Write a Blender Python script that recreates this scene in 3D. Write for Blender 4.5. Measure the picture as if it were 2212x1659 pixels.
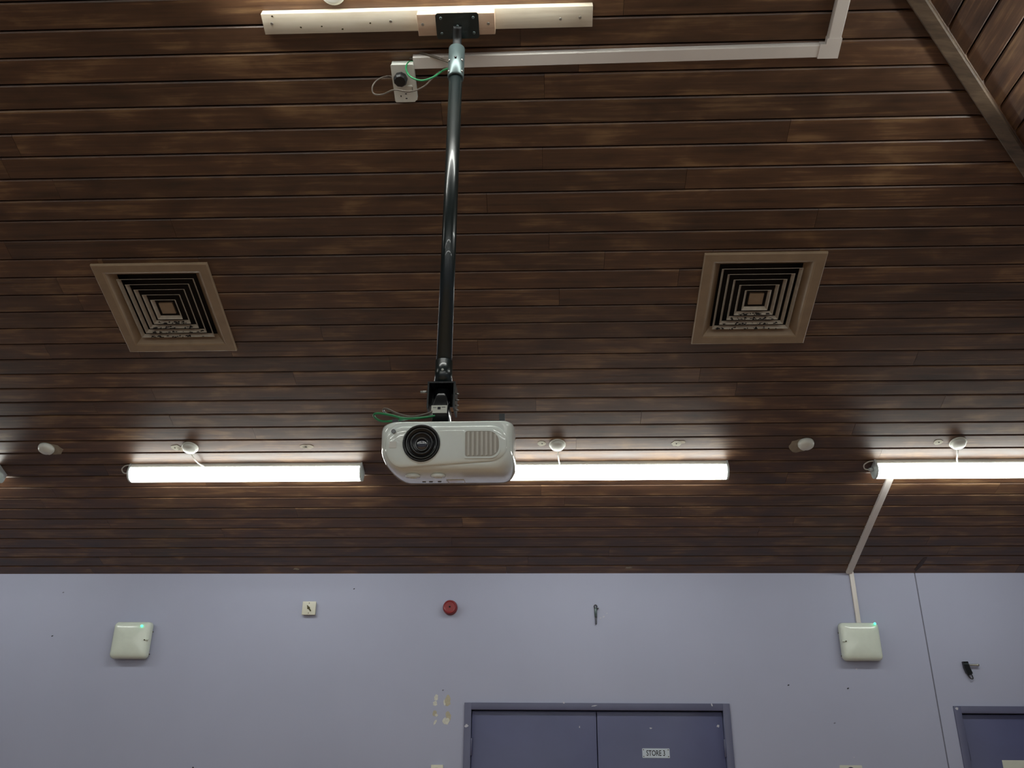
import bpy, bmesh, math, random
from mathutils import Vector, Matrix
random.seed(7)
for o in list(bpy.data.objects): bpy.data.objects.remove(o, do_unlink=True)
scene = bpy.context.scene
COL = scene.collection
PI = math.pi

# ------------------------------------------------------------------ camera
F_PX, CX, CY = 1886.76, 1106.0, 829.5            # photograph taken as 2212 x 1659
R_RIGHT = Vector((0.99929407, 0.03702863, 0.00634443))
R_DOWN = Vector((-0.00888786, 0.39710012, -0.91773226))
R_FWD = Vector((-0.03650174, 0.91702801, 0.3971489))
CAM = Vector((0, 0, 1.72))
cam_data = bpy.data.cameras.new('camera')
cam_data.sensor_fit = 'HORIZONTAL'; cam_data.sensor_width = 36.0
cam_data.lens = F_PX / 2212.0 * 36.0
cam_data.clip_start = 0.05; cam_data.clip_end = 100
cam = bpy.data.objects.new('camera', cam_data); COL.objects.link(cam)
m = Matrix.Identity(4)
for i in range(3):
    m[i][0] = R_RIGHT[i]; m[i][1] = -R_DOWN[i]; m[i][2] = -R_FWD[i]; m[i][3] = CAM[i]
cam.matrix_world = m
scene.camera = cam

# ------------------------------------------------------------------ world, exposure, lamp power
world = bpy.data.worlds.new('world'); scene.world = world; world.use_nodes = True
world.node_tree.nodes['Background'].inputs[0].default_value = (0.5, 0.55, 0.6, 1)
world.node_tree.nodes['Background'].inputs[1].default_value = 0.0
vs = scene.view_settings
vs.view_transform = 'Standard'; vs.look = 'None'; vs.gamma = 1.0; vs.use_curve_mapping = False
vs.exposure = 1.27
LAMP_POWER = 9.0
LAMP_COLOR = (0.97, 1.0, 0.95)

# ------------------------------------------------------------------ room frame
W, ZT, SL = 5.8, 2.8783, 0.3752541
XR, XL, YB = 4.785, -7.5, -5.0
CS, SN = math.cos(SL), math.sin(SL)
def frame(o, x, y, z):
    M = Matrix.Identity(4)
    for i in range(3): M[i][0], M[i][1], M[i][2], M[i][3] = x[i], y[i], z[i], o[i]
    return M
# main ceiling slope: u along the back wall, v up the slope, w into the room
CF = frame((0, W, ZT), (1, 0, 0), (0, -CS, SN), (0, -SN, -CS))
# right hip slope: u towards the back wall, v up the slope, w into the room
RF = frame((XR, 0, ZT), (0, 1, 0), (-CS, 0, SN), (SN * 1, 0, -CS))
RF = frame((XR, 0, ZT), (0, 1, 0), (-CS, 0, SN), Vector((0, 1, 0)).cross(Vector((-CS, 0, SN))))
if RF[2][2] > 0:
    RF = frame((XR, 0, ZT), (0, -1, 0), (-CS, 0, SN), Vector((0, -1, 0)).cross(Vector((-CS, 0, SN))))
# back wall: x along, y up, z out of the wall into the room
WF = frame((0, W, 0), (1, 0, 0), (0, 0, 1), (0, -1, 0))
CFI = CF.inverted()
def ray(x, y):
    return R_RIGHT * ((x - CX) / F_PX) + R_DOWN * ((y - CY) / F_PX) + R_FWD
def cl(x, y, off=0.0):                           # pixel -> (u, v) on the main slope, off metres below it
    d = ray(x, y); n = Vector((0, SN, CS)); c0 = Vector((0, W, ZT)) - n * off
    p = CFI @ (CAM + d * ((c0 - CAM).dot(n) / d.dot(n)))
    return p.x, p.y
def at(x, y, Y):                                 # pixel -> point on the vertical plane at depth Y
    d = ray(x, y); return CAM + d * (Y / d.y)
def wl(x, y, out=0.0):                           # pixel -> (x, z) on the back wall
    p = at(x, y, W - out); return p.x, p.z

# ------------------------------------------------------------------ materials
def srgb(r, g, b):
    def c(v):
        v /= 255.0
        return v / 12.92 if v <= 0.04045 else ((v + 0.055) / 1.055) ** 2.4
    return (c(r), c(g), c(b), 1)
def new_mat(name):
    mt = bpy.data.materials.new(name); mt.use_nodes = True
    return mt, mt.node_tree.nodes, mt.node_tree.links, mt.node_tree.nodes['Principled BSDF']
def plain(name, col, rough=0.5, metal=0.0, vary=0.08, scale=30, bump=0.0, spec=0.5, coat=0.0):
    mt, N, L, B = new_mat(name)
    B.inputs['Roughness'].default_value = rough; B.inputs['Metallic'].default_value = metal
    B.inputs['Specular IOR Level'].default_value = spec
    B.inputs['Coat Weight'].default_value = coat
    tc = N.new('ShaderNodeTexCoord'); nz = N.new('ShaderNodeTexNoise')
    nz.inputs['Scale'].default_value = scale; nz.inputs['Detail'].default_value = 4
    L.new(tc.outputs['Object'], nz.inputs['Vector'])
    rp = N.new('ShaderNodeValToRGB')
    a = [max(0, c * (1 - vary)) for c in col[:3]] + [1]; b = [min(1, c * (1 + vary)) for c in col[:3]] + [1]
    rp.color_ramp.elements[0].color = a; rp.color_ramp.elements[1].color = b
    rp.color_ramp.elements[0].position = 0.3; rp.color_ramp.elements[1].position = 0.7
    L.new(nz.outputs['Fac'], rp.inputs['Fac']); L.new(rp.outputs['Color'], B.inputs['Base Color'])
    if bump:
        bp = N.new('ShaderNodeBump'); bp.inputs['Strength'].default_value = bump; bp.inputs['Distance'].default_value = 0.002
        L.new(nz.outputs['Fac'], bp.inputs['Height']); L.new(bp.outputs['Normal'], B.inputs['Normal'])
    return mt
def wood(name, dark, mid, light, rough=0.5, grain=55.0, rnd=0.35, spec=0.5):
    mt, N, L, B = new_mat(name)
    tc = N.new('ShaderNodeTexCoord'); oi = N.new('ShaderNodeObjectInfo')
    add = N.new('ShaderNodeVectorMath'); add.operation = 'ADD'
    sc = N.new('ShaderNodeVectorMath'); sc.operation = 'SCALE'; sc.inputs[0].default_value = (37.0, 11.0, 5.0)
    L.new(oi.outputs['Random'], sc.inputs['Scale'])
    L.new(tc.outputs['Object'], add.inputs[0]); L.new(sc.outputs[0], add.inputs[1])
    mp = N.new('ShaderNodeMapping'); mp.inputs['Scale'].default_value = (2.2, grain, grain)
    L.new(add.outputs[0], mp.inputs['Vector'])
    n1 = N.new('ShaderNodeTexNoise'); n1.inputs['Scale'].default_value = 1.0; n1.inputs['Detail'].default_value = 6; n1.inputs['Roughness'].default_value = 0.6; n1.inputs['Distortion'].default_value = 0.6
    L.new(mp.outputs[0], n1.inputs['Vector'])
    mp2 = N.new('ShaderNodeMapping'); mp2.inputs['Scale'].default_value = (4.2, 10.0, 10.0)
    L.new(add.outputs[0], mp2.inputs['Vector'])
    n2 = N.new('ShaderNodeTexNoise'); n2.inputs['Scale'].default_value = 1.0; n2.inputs['Detail'].default_value = 5; n2.inputs['Distortion'].default_value = 0.4
    L.new(mp2.outputs[0], n2.inputs['Vector'])
    mx = N.new('ShaderNodeMath'); mx.operation = 'MULTIPLY_ADD'; mx.inputs[1].default_value = 0.45
    m2 = N.new('ShaderNodeMath'); m2.operation = 'MULTIPLY'; m2.inputs[1].default_value = 0.55
    L.new(n2.outputs['Fac'], m2.inputs[0]); L.new(n1.outputs['Fac'], mx.inputs[0]); L.new(m2.outputs[0], mx.inputs[2])
    rp = N.new('ShaderNodeValToRGB'); e = rp.color_ramp.elements
    e[0].position = 0.34; e[0].color = dark; e[1].position = 0.68; e[1].color = light
    k = e.new(0.52); k.color = mid
    L.new(mx.outputs[0], rp.inputs['Fac'])
    hs = N.new('ShaderNodeHueSaturation')
    v = N.new('ShaderNodeMapRange'); v.inputs['To Min'].default_value = 1 - rnd; v.inputs['To Max'].default_value = 1 + rnd
    L.new(oi.outputs['Random'], v.inputs['Value']); L.new(v.outputs[0], hs.inputs['Value'])
    L.new(rp.outputs['Color'], hs.inputs['Color']); L.new(hs.outputs['Color'], B.inputs['Base Color'])
    B.inputs['Specular IOR Level'].default_value = spec
    rr = N.new('ShaderNodeMapRange'); rr.inputs['To Min'].default_value = rough - 0.12; rr.inputs['To Max'].default_value = rough + 0.18
    L.new(n2.outputs['Fac'], rr.inputs['Value']); L.new(rr.outputs[0], B.inputs['Roughness'])
    bp = N.new('ShaderNodeBump'); bp.inputs['Strength'].default_value = 0.35; bp.inputs['Distance'].default_value = 0.002
    L.new(n1.outputs['Fac'], bp.inputs['Height']); L.new(bp.outputs['Normal'], B.inputs['Normal'])
    return mt
def emit(name, col, strength):
    mt, N, L, B = new_mat(name)
    B.inputs['Base Color'].default_value = (*col[:3], 1)
    B.inputs['Emission Color'].default_value = (*col[:3], 1); B.inputs['Emission Strength'].default_value = strength
    return mt

M = {}
M['plank'] = wood('stained_board', srgb(54, 34, 20), srgb(84, 56, 35), srgb(132, 101, 67), 0.45, rnd=0.2, spec=0.65)
M['hip'] = wood('stained_trim', srgb(58, 46, 36), srgb(88, 72, 56), srgb(112, 94, 74), 0.55, rnd=0.05)
M['pine'] = wood('raw_pine', srgb(182, 168, 148), srgb(204, 193, 173), srgb(214, 205, 188), 0.6, grain=40, rnd=0.05)
M['pine_red'] = wood('raw_redwood', srgb(168, 138, 114), srgb(190, 162, 138), srgb(204, 180, 156), 0.6, grain=40, rnd=0.05)
M['dark'] = plain('dark_void', srgb(20, 14, 10), 0.9)
M['wall'] = plain('lilac_paint', srgb(168, 172, 194), 0.62, vary=0.03, scale=1.3)
M['frame_paint'] = plain('purple_frame_gloss', srgb(92, 94, 120), 0.4, vary=0.05, scale=6)
M['door_paint'] = plain('purple_door_gloss', srgb(84, 87, 121), 0.35, vary=0.07, scale=3)
M['joint'] = plain('joint_filler', srgb(112, 112, 126), 0.8)
M['chip'] = plain('bare_plaster', srgb(206, 206, 196), 0.9, vary=0.1, scale=60)
M['chip_tan'] = plain('old_tan_paint', srgb(178, 171, 150), 0.8, vary=0.08, scale=50)
M['chip_white'] = plain('white_scuff', srgb(190, 190, 200), 0.8)
M['white'] = plain('white_plastic', srgb(214, 216, 208), 0.3, vary=0.02)
M['trunk'] = plain('white_trunking_plastic', srgb(214, 208, 202), 0.4, vary=0.03, scale=8)
M['gloss'] = plain('glossy_white_shell', srgb(232, 240, 234), 0.12, vary=0.01, coat=0.5)
M['vent_grey'] = plain('pale_grey_grille', srgb(222, 222, 214), 0.35, vary=0.02)
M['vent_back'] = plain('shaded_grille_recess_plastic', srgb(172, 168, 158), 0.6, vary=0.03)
M['black'] = plain('black_powder_coat', srgb(14, 17, 18), 0.3, vary=0.1)
M['pole'] = plain('dark_green_black_enamel', srgb(16, 28, 29), 0.30, vary=0.05, coat=0.3)
M['collar'] = plain('grey_green_steel', srgb(92, 106, 106), 0.34, metal=0.5, vary=0.05)
M['neck'] = plain('matt_black_joint', srgb(14, 16, 16), 0.6)
M['rubber'] = plain('black_plug_plastic', srgb(20, 21, 22), 0.45)
M['steel'] = plain('bright_steel', srgb(170, 170, 165), 0.3, metal=0.9)
M['lens_black'] = plain('lens_barrel_black', srgb(12, 12, 13), 0.25)
M['lens_ring'] = plain('lens_ring_grey', srgb(120, 122, 122), 0.3, metal=0.6)
M['glass'] = plain('lens_glass', srgb(22, 24, 30), 0.03, spec=1.0, coat=1.0)
M['green_cable'] = plain('green_cable_sheath', srgb(38, 130, 78), 0.4)
M['dark_cable'] = plain('dark_cable_sheath', srgb(96, 86, 76), 0.45)
M['white_cable'] = plain('white_cable_sheath', srgb(200, 198, 190), 0.4)
M['diffuser_paint'] = plain('dusty_beige_enamel', srgb(142, 122, 98), 0.5, vary=0.1, scale=14)
M['blade'] = plain('dusty_lit_louvre_enamel', srgb(168, 158, 142), 0.6, vary=0.12, scale=40)  # lighter than the frame: light caught by the slanted louvres is in the colour
M['dust'] = plain('dark_dust', srgb(30, 26, 22), 0.95)
M['cap'] = plain('grey_end_cap', srgb(196, 202, 202), 0.4, vary=0.02)
def translucent(mt, f):
    N, L = mt.node_tree.nodes, mt.node_tree.links
    tr = N.new('ShaderNodeBsdfTranslucent'); tr.inputs[0].default_value = srgb(206, 210, 208); mx = N.new('ShaderNodeMixShader'); mx.inputs[0].default_value = f
    L.new(N['Principled BSDF'].outputs[0], mx.inputs[1]); L.new(tr.outputs[0], mx.inputs[2]); L.new(mx.outputs[0], N['Material Output'].inputs[0])
translucent(M['cap'], 0.08)
M['lit'] = emit('lit_diffuser', LAMP_COLOR, LAMP_POWER)
M['bulkhead'] = plain('milky_cover', srgb(214, 222, 210), 0.16, vary=0.02)
M['led'] = emit('green_led', (0.05, 1.0, 0.45), 1.6)
M['red'] = plain('red_sounder_plastic', srgb(128, 20, 26), 0.35, vary=0.06)
M['plate'] = plain('cream_switch_plate', srgb(214, 212, 196), 0.4, vary=0.03)
M['brass'] = plain('aged_brass', srgb(70, 64, 40), 0.4, metal=0.6)
M['sign'] = plain('silver_sign_plate', srgb(196, 206, 218), 0.4, vary=0.02)
M['ink'] = plain('black_ink', srgb(22, 24, 30), 0.6)
M['navy'] = plain('navy_ink', srgb(28, 28, 72), 0.6)
M['paper'] = plain('paper', srgb(206, 208, 196), 0.7, vary=0.02)
M['stain'] = plain('dark_damp_stain', srgb(54, 36, 28), 0.6)
M['patch'] = plain('old_pale_paint', srgb(150, 140, 122), 0.7, vary=0.12, scale=40)
M['patch_white'] = plain('old_white_filler', srgb(168, 164, 148), 0.8, vary=0.1, scale=50)
M['floor'] = wood('hall_floor_boards', srgb(176, 142, 112), srgb(196, 164, 134), srgb(208, 180, 150), 0.4, rnd=0.05)

# ------------------------------------------------------------------ mesh helpers
class MB:
    def __init__(self): self.v = []; self.f = []; self.s = []
    def add(self, vs, fs, smooth=False):
        n = len(self.v); self.v += [Vector(p) for p in vs]
        self.f += [[i + n for i in f] for f in fs]; self.s += [smooth] * len(fs); return self
    def box(self, x0, x1, y0, y1, z0, z1, bev=0.0):
        if bev <= 0:
            p = [(x, y, z) for z in (z0, z1) for y in (y0, y1) for x in (x0, x1)]
            return self.add(p, [(0, 2, 3, 1), (4, 5, 7, 6), (0, 1, 5, 4), (2, 6, 7, 3), (0, 4, 6, 2), (1, 3, 7, 5)])
        bm = bmesh.new(); bmesh.ops.create_cube(bm, size=1)
        bmesh.ops.scale(bm, vec=(x1 - x0, y1 - y0, z1 - z0), verts=bm.verts)
        bmesh.ops.translate(bm, vec=((x0 + x1) / 2, (y0 + y1) / 2, (z0 + z1) / 2), verts=bm.verts)
        bmesh.ops.bevel(bm, geom=list(bm.edges), offset=bev, segments=2, profile=0.5, affect='EDGES')
        return self.bm(bm, True)
    def bm(self, bm, smooth=False):
        bm.verts.index_update()
        self.add([v.co.copy() for v in bm.verts], [[v.index for v in f.verts] for f in bm.faces], smooth); bm.free(); return self
    def prism(self, poly, z0, z1, smooth=False):          # poly in xy, extruded in z
        n = len(poly)
        vs_ = [(x, y, z0) for x, y in poly] + [(x, y, z1) for x, y in poly]
        self.add(vs_, [list(range(n))[::-1], list(range(n, 2 * n))])
        self.add(vs_, [(i, (i + 1) % n, n + (i + 1) % n, n + i) for i in range(n)], smooth); return self
    def rings(self, rings, cap0=True, cap1=True, smooth=True):
        n = len(rings[0]); vs_ = [p for r in rings for p in r]; fs = []
        for k in range(len(rings) - 1):
            for i in range(n):
                j = (i + 1) % n; fs.append((k * n + i, k * n + j, (k + 1) * n + j, (k + 1) * n + i))
        self.add(vs_, fs, smooth)
        if cap0: self.add(rings[0], [list(range(n))[::-1]])
        if cap1: self.add(rings[-1], [list(range(n))])
        return self
    def lathe(self, prof, seg=28, c=(0, 0, 0), axis='z', smooth=True, cap0=True, cap1=True):  # prof: (r, h)
        rs = []
        for r, h in prof:
            ring = []
            for i in range(seg):
                a = 2 * PI * i / seg; p = (r * math.cos(a), r * math.sin(a), h)
                if axis == 'y': p = (p[0], p[2], p[1])
                if axis == 'x': p = (p[2], p[0], p[1])
                ring.append((p[0] + c[0], p[1] + c[1], p[2] + c[2]))
            rs.append(ring)
        return self.rings(rs, cap0, cap1, smooth)
    def tube(self, pts, r, seg=8, sub=6):
        P = [Vector(p) for p in pts]; Q = []
        if len(P) > 2 and sub > 1:
            for i in range(len(P) - 1):
                a = P[max(i - 1, 0)]; b = P[i]; c = P[i + 1]; d = P[min(i + 2, len(P) - 1)]
                for k in range(sub):
                    t = k / sub
                    Q.append(0.5 * ((2 * b) + (c - a) * t + (2 * a - 5 * b + 4 * c - d) * t * t + (3 * b - 3 * c + d - a) * t ** 3))
            Q.append(P[-1])
        else: Q = P
        rs = []; up = Vector((0.31, 0.17, 0.93)).normalized()
        for i, q in enumerate(Q):
            tg = (Q[min(i + 1, len(Q) - 1)] - Q[max(i - 1, 0)]).normalized()
            x = up - tg * up.dot(tg)
            if x.length < 1e-4: x = tg.orthogonal()
            x.normalize(); y = tg.cross(x); up = x
            rs.append([q + (x * math.cos(2 * PI * k / seg) + y * math.sin(2 * PI * k / seg)) * r for k in range(seg)])
        return self.rings(rs)
    def build(self, name, mat, parent=None, matrix=None):
        me = bpy.data.meshes.new(name); me.from_pydata([tuple(p) for p in self.v], [], self.f)
        bm = bmesh.new(); bm.from_mesh(me)
        for f, s in zip(bm.faces, self.s): f.smooth = s
        bmesh.ops.remove_doubles(bm, verts=bm.verts, dist=1e-6)
        bmesh.ops.recalc_face_normals(bm, faces=bm.faces)
        bm.to_mesh(me); bm.free()
        me.materials.append(M[mat])
        o = bpy.data.objects.new(name, me); COL.objects.link(o)
        if parent: o.parent = parent
        if matrix is not None: o.matrix_local = matrix
        return o
def tag(o, label=None, cat=None, group=None, kind=None):
    if label: o['label'] = label
    if cat: o['category'] = cat
    if group: o['group'] = group
    if kind: o['kind'] = kind
    return o
def thing(name, label, cat, matrix, group=None):
    o = bpy.data.objects.new(name, None); COL.objects.link(o); o.empty_display_size = 0.05
    o.matrix_world = matrix
    return tag(o, label, cat, group)
def T(x, y, z=0.0): return Matrix.Translation((x, y, z))
def copy_tree(o, parent=None):
    c = o.copy(); COL.objects.link(c)
    if parent: c.parent = parent
    for ch in [k for k in bpy.data.objects if k.parent == o]: copy_tree(ch, c)
    return c
def rrect(x0, x1, y0, y1, r, seg=6):              # r: one radius or (bottom-left, bottom-right, top-right, top-left)
    r = (r,) * 4 if not isinstance(r, (tuple, list)) else r; pts = []
    for (cx, cy, rr, a0) in ((x0 + r[0], y0 + r[0], r[0], PI), (x1 - r[1], y0 + r[1], r[1], 1.5 * PI), (x1 - r[2], y1 - r[2], r[2], 0), (x0 + r[3], y1 - r[3], r[3], 0.5 * PI)):
        for k in range(seg + 1):
            a = a0 + 0.5 * PI * k / seg; pts.append((cx + rr * math.cos(a), cy + rr * math.sin(a)))
    return pts
def blob(rx, ry, n=18, jit=0.18, rot=0.0):
    return [((rx * math.cos(a) * j) * math.cos(rot) - (ry * math.sin(a) * j) * math.sin(rot), (rx * math.cos(a) * j) * math.sin(rot) + (ry * math.sin(a) * j) * math.cos(rot))
            for a, j in ((2 * PI * i / n, 1 + random.uniform(-jit, jit)) for i in range(n))]
def text_part(name, body, size, mat, parent, matrix, bold=0.0, xs=1.0):
    cu = bpy.data.curves.new(name, 'FONT'); cu.body = body; cu.size = size; cu.align_x = 'CENTER'; cu.align_y = 'CENTER'
    cu.offset = bold; cu.extrude = 0.0002
    tmp = bpy.data.objects.new(name, cu); COL.objects.link(tmp)
    bpy.context.view_layer.update()
    me = bpy.data.meshes.new_from_object(tmp.evaluated_get(bpy.context.evaluated_depsgraph_get()))
    bpy.data.objects.remove(tmp, do_unlink=True)
    me.name = name; me.materials.clear(); me.materials.append(M[mat])
    o = bpy.data.objects.new(name, me); COL.objects.link(o); o.parent = parent
    o.matrix_local = matrix @ Matrix.Diagonal((xs, 1, 1, 1))
    return o

# ------------------------------------------------------------------ room shell
YR = (W + YB) / 2; RISE = (W - YR) * math.tan(SL); ZR = ZT + RISE
D_ = 0.10                                            # cavity above the boards
def slab(pts, t=0.06):
    P = [Vector(p) for p in pts]; n = (P[1] - P[0]).cross(P[2] - P[0]).normalized()
    if n.z < 0: n = -n
    b = MB(); k = len(P)
    lo = [p + n * D_ for p in P]; hi = [p + n * (D_ + t) for p in P]
    b.add(lo + hi, [list(range(k)), list(range(k, 2 * k))] + [(i, (i + 1) % k, k + (i + 1) % k, k + i) for i in range(k)])
    return b
AX, BX = XR - (W - YR), XL + (W - YR)
EX = 0.3
roof = MB()
for poly in ([(XL - EX, W + EX, ZT - EX * math.tan(SL)), (XR + EX, W + EX, ZT - EX * math.tan(SL)), (AX, YR, ZR), (BX, YR, ZR)],
             [(XR + EX, W + EX, ZT - EX * math.tan(SL)), (XR + EX, YB - EX, ZT - EX * math.tan(SL)), (AX, YR, ZR)],
             [(XR + EX, YB - EX, ZT - EX * math.tan(SL)), (XL - EX, YB - EX, ZT - EX * math.tan(SL)), (BX, YR, ZR), (AX, YR, ZR)],
             [(XL - EX, YB - EX, ZT - EX * math.tan(SL)), (XL - EX, W + EX, ZT - EX * math.tan(SL)), (BX, YR, ZR)]):
    s = slab(poly); roof.add(s.v, s.f)
ceiling = tag(roof.build('ceiling', 'dark'), 'dark stained timber boarded hipped ceiling', None, None, 'structure')

PITCH, PH0 = 0.1049, 0.0885
TH = 0.012
def plank(name, u0a, u0b, u1a, u1b, v0, v1, base, mat='plank', th=TH):
    # u0a/u1a at the lower edge v0, u0b/u1b at the upper edge v1
    g, c = 0.0026, 0.0044
    v0 += g; v1 -= g
    if v1 - v0 < 0.012: c = (v1 - v0) * 0.2
    sec = [(v0, 0.0), (v0, th - c), (v0 + c, th), (v1 - c, th), (v1, th - c), (v1, 0.0)]
    def uu(a, b, v): return a + (b - a) * (v - v0) / (v1 - v0)
    b = MB(); r0 = [(uu(u0a, u0b, v) + 0.0006, v, w) for v, w in sec]; r1 = [(uu(u1a, u1b, v) - 0.0006, v, w) for v, w in sec]
    b.rings([r0, r1], smooth=False)
    o = b.build(name, mat); o.matrix_world = base; o.parent = ceiling; o.matrix_parent_inverse = ceiling.matrix_world.inverted()
    return o
# diffuser openings in the main slope (u centre, v centre)
DIFFS = [(-1.8085, 2.307), (0.9965, 2.320)]
DSZ = 0.545; OPEN = 0.235
def hip_u(v): return XR - v * CS                      # main slope: the hip line, u at height v
rows = [(-0.02, PH0)] + [(PH0 + k * PITCH, PH0 + (k + 1) * PITCH) for k in range(int((W - YR) / CS / PITCH))]
rnd = random.Random(11)
cuts_by_row = {11: [0.42], 17: [0.39], 20: [0.03], 13: [0.4], 6: [-2.0, 0.78], 3: [0.36]}
for i, (v0, v1) in enumerate(rows):
    uL = max(XL + v0 * CS, -4.6) if v1 < 4.2 else -3.2
    uLb = max(XL + v1 * CS, -4.6) if v1 < 4.2 else -3.2
    uR0, uR1 = hip_u(v0) - 0.02, hip_u(v1) - 0.02
    if uR1 - uL < 0.4: continue
    cuts = []
    x = uL + rnd.uniform(0.7, 2.6)
    while x < uR1 - 0.5:
        cuts.append(x); x += rnd.uniform(2.0, 3.4)
    segs = [uL] + cuts + [None]
    for k in range(len(segs) - 1):
        a = segs[k]; bnd = segs[k + 1]
        pieces = [(a, bnd, v0, v1)]
        for du, dv in DIFFS:
            nxt = []
            for (p, q, s, t) in pieces:
                q_ = q if q is not None else 99
                if t <= dv - OPEN or s >= dv + OPEN or q_ <= du - OPEN or p >= du + OPEN: nxt.append((p, q, s, t)); continue
                l, r = du - OPEN, du + OPEN
                if p < l: nxt.append((p, l, s, t))
                if q_ > r: nxt.append((r, q, s, t))
                pl, qr = max(p, l), min(q_, r)
                if s < dv - OPEN: nxt.append((pl, qr, s, dv - OPEN))
                if t > dv + OPEN: nxt.append((pl, qr, dv + OPEN, t))
            pieces = nxt
        for (p, q, s, t) in pieces:
            if t - s < 0.006: continue
            if q is None: plank('plank', p, p if p != uL else uLb, uR0, uR1, s, t, CF)
            else: plank('plank', p, p if p != uL else uLb, q, q, s, t, CF)
# right hip slope boards run along the side wall
sgn = 1 if RF[1][0] > 0 else -1
for i, (v0, v1) in enumerate(rows):
    if v0 < 1.2: continue
    def lim(v): return (W - v * CS - 0.01)              # world Y of the hip at height v
    y1a, y1b = lim(v0), lim(v1)
    y0 = -0.6
    if y1b - y0 < 0.3: continue
    ym = rnd.uniform(0.2, 1.2)
    for (a, ca, cb) in ((y0, ym, ym), (ym, y1a, y1b)):
        if sgn > 0: plank('plank', a, a, ca, cb, v0, v1, RF)
        else: plank('plank', -ca, -cb, -a, -a, v0, v1, RF)
# hip trim
def hip_pt(v, w): 
    return Vector((XR - v * CS, W - v * CS, ZT + v * SN)) + Vector((SN * -0.5, SN * -0.5, -CS)).normalized() * w
b = MB()
pa, pb = hip_pt(0.02, 0), hip_pt((W - YR) / CS - 0.05, 0)
dirv = (pb - pa).normalized(); side = Vector((1, -1, 0)).normalized(); dn = dirv.cross(side).normalized()
if dn.z > 0: dn = -dn
b.rings([[p + side * s + dn * h for s, h in ((-0.027, -0.02), (-0.027, 0.040), (-0.022, 0.046), (0.022, 0.046), (0.027, 0.040), (0.027, -0.02))] for p in (pa, pb)], smooth=False)
b2 = MB().rings([[p + side * s + dn * h for s, h in ((-0.062, -0.02), (-0.060, 0.004), (-0.027, 0.022), (0.027, 0.022), (0.060, 0.004), (0.062, -0.02))] for p in (pa, pb)], smooth=False)  # low layer in board stain, added for the dark wedge beside the strip
hipo = b.build('trim_1', 'hip'); tag(hipo, 'timber cover strip over the ceiling hip', None, None, 'structure')
tag(b2.build('trim_2', 'plank'), 'dark stained fillet added under the hip cover strip', None, None, 'structure')

# walls, floor
SEAM = 2.400
wall_back = MB()
DOOR1 = (-0.513, 1.129, 2.060); DOOR2 = (2.489, 3.45, 2.052)
FR = 0.042
def wall_rect(x0, x1, z0, z1, mb, d=0.12): mb.box(x0, x1, z0, z1, -d, 0)
zt_ = ZT + 0.03
a0, a1, ah = DOOR1[0] + FR * 0.5, DOOR1[1] - FR * 0.5, DOOR1[2] - FR * 0.5
c0, c1, ch_ = DOOR2[0] + FR * 0.5, DOOR2[1] - FR * 0.5, DOOR2[2] - FR * 0.5
for (x0, x1, z0, z1) in ((XL, a0, 0, zt_), (a0, a1, ah, zt_), (a1, SEAM - 0.004, 0, zt_), (SEAM + 0.004, c0, 0, zt_), (c0, c1, ch_, zt_), (c1, XR, 0, zt_)):
    wall_rect(x0, x1, z0, z1, wall_back)
wb = wall_back.build('wall_back', 'wall'); wb.matrix_world = WF; tag(wb, 'lilac grey painted back wall', None, None, 'structure')
j = MB().box(SEAM - 0.004, SEAM + 0.004, 0, zt_, -0.1, -0.0025).build('movement_joint', 'joint', wb)
fl = MB().box(XL, XR, YB, W + 0.5, -0.1, 0).build('floor', 'floor'); tag(fl, 'warm brown boarded hall floor', None, None, 'structure')
for nm, args in (('wall_left', (XL - 0.12, XL, YB, W, 0, zt_)), ('wall_right', (XR, XR + 0.12, YB, W, 0, zt_)), ('wall_front', (XL, XR, YB - 0.12, YB, 0, zt_))):
    tag(MB().box(*args).build(nm, 'wall'), 'lilac grey painted hall wall', None, None, 'structure')

# paint damage on the back wall (thin flakes and bare patches)
def wall_mark(px, py, rx, ry, mat, name='paint_chip', rot=0.0, jit=0.2, d=0.0012):
    x, z = wl(px, py); o = MB().prism(blob(rx, ry, 14, jit, rot), 0.0, d).build(name, mat, wb); o.matrix_local = T(x, z, 0.0); return o
for (px, py, rx, ry, mt, rot) in ((942, 1507, .013, .021, 'chip', -.2), (940, 1520, .014, .015, 'chip', 0), (939, 1541, .015, .018, 'chip_tan', .2), (943, 1545, .009, .008, 'chip', 0), (940, 1560, .007, .015, 'chip', -.5),
                                  (967, 1515, .019, .034, 'chip_tan', 0), (960, 1518, .005, .018, 'chip', .2), (968, 1546, .016, .030, 'chip_tan', .1), (964, 1558, .022, .021, 'chip', .2)):
    wall_mark(px, py, rx, ry, mt, rot=rot, d=0.0012 if mt == 'chip_tan' else 0.0018)
for (px, py, r, mt) in ((1304, 1332, .010, 'chip_white'), (1311, 1325, .006, 'chip_white'), (1297, 1335, .008, 'chip_white'), (137, 1280, .007, 'joint'), (113, 1374, .007, 'ink'), (765, 1272, .006, 'ink'), (1703, 1480, .007, 'ink'),
                        (1832, 1487, .008, 'ink'), (1803, 1562, .007, 'joint'), (1850, 1445, .008, 'chip_white'), (1845, 1636, .005, 'chip_white'), (1544, 1432, .004, 'chip_white'), (957, 1491, .007, 'joint')):
    wall_mark(px, py, r * 0.9, r * 0.5, mt, 'wall_mark', rot=0.4)
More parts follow.
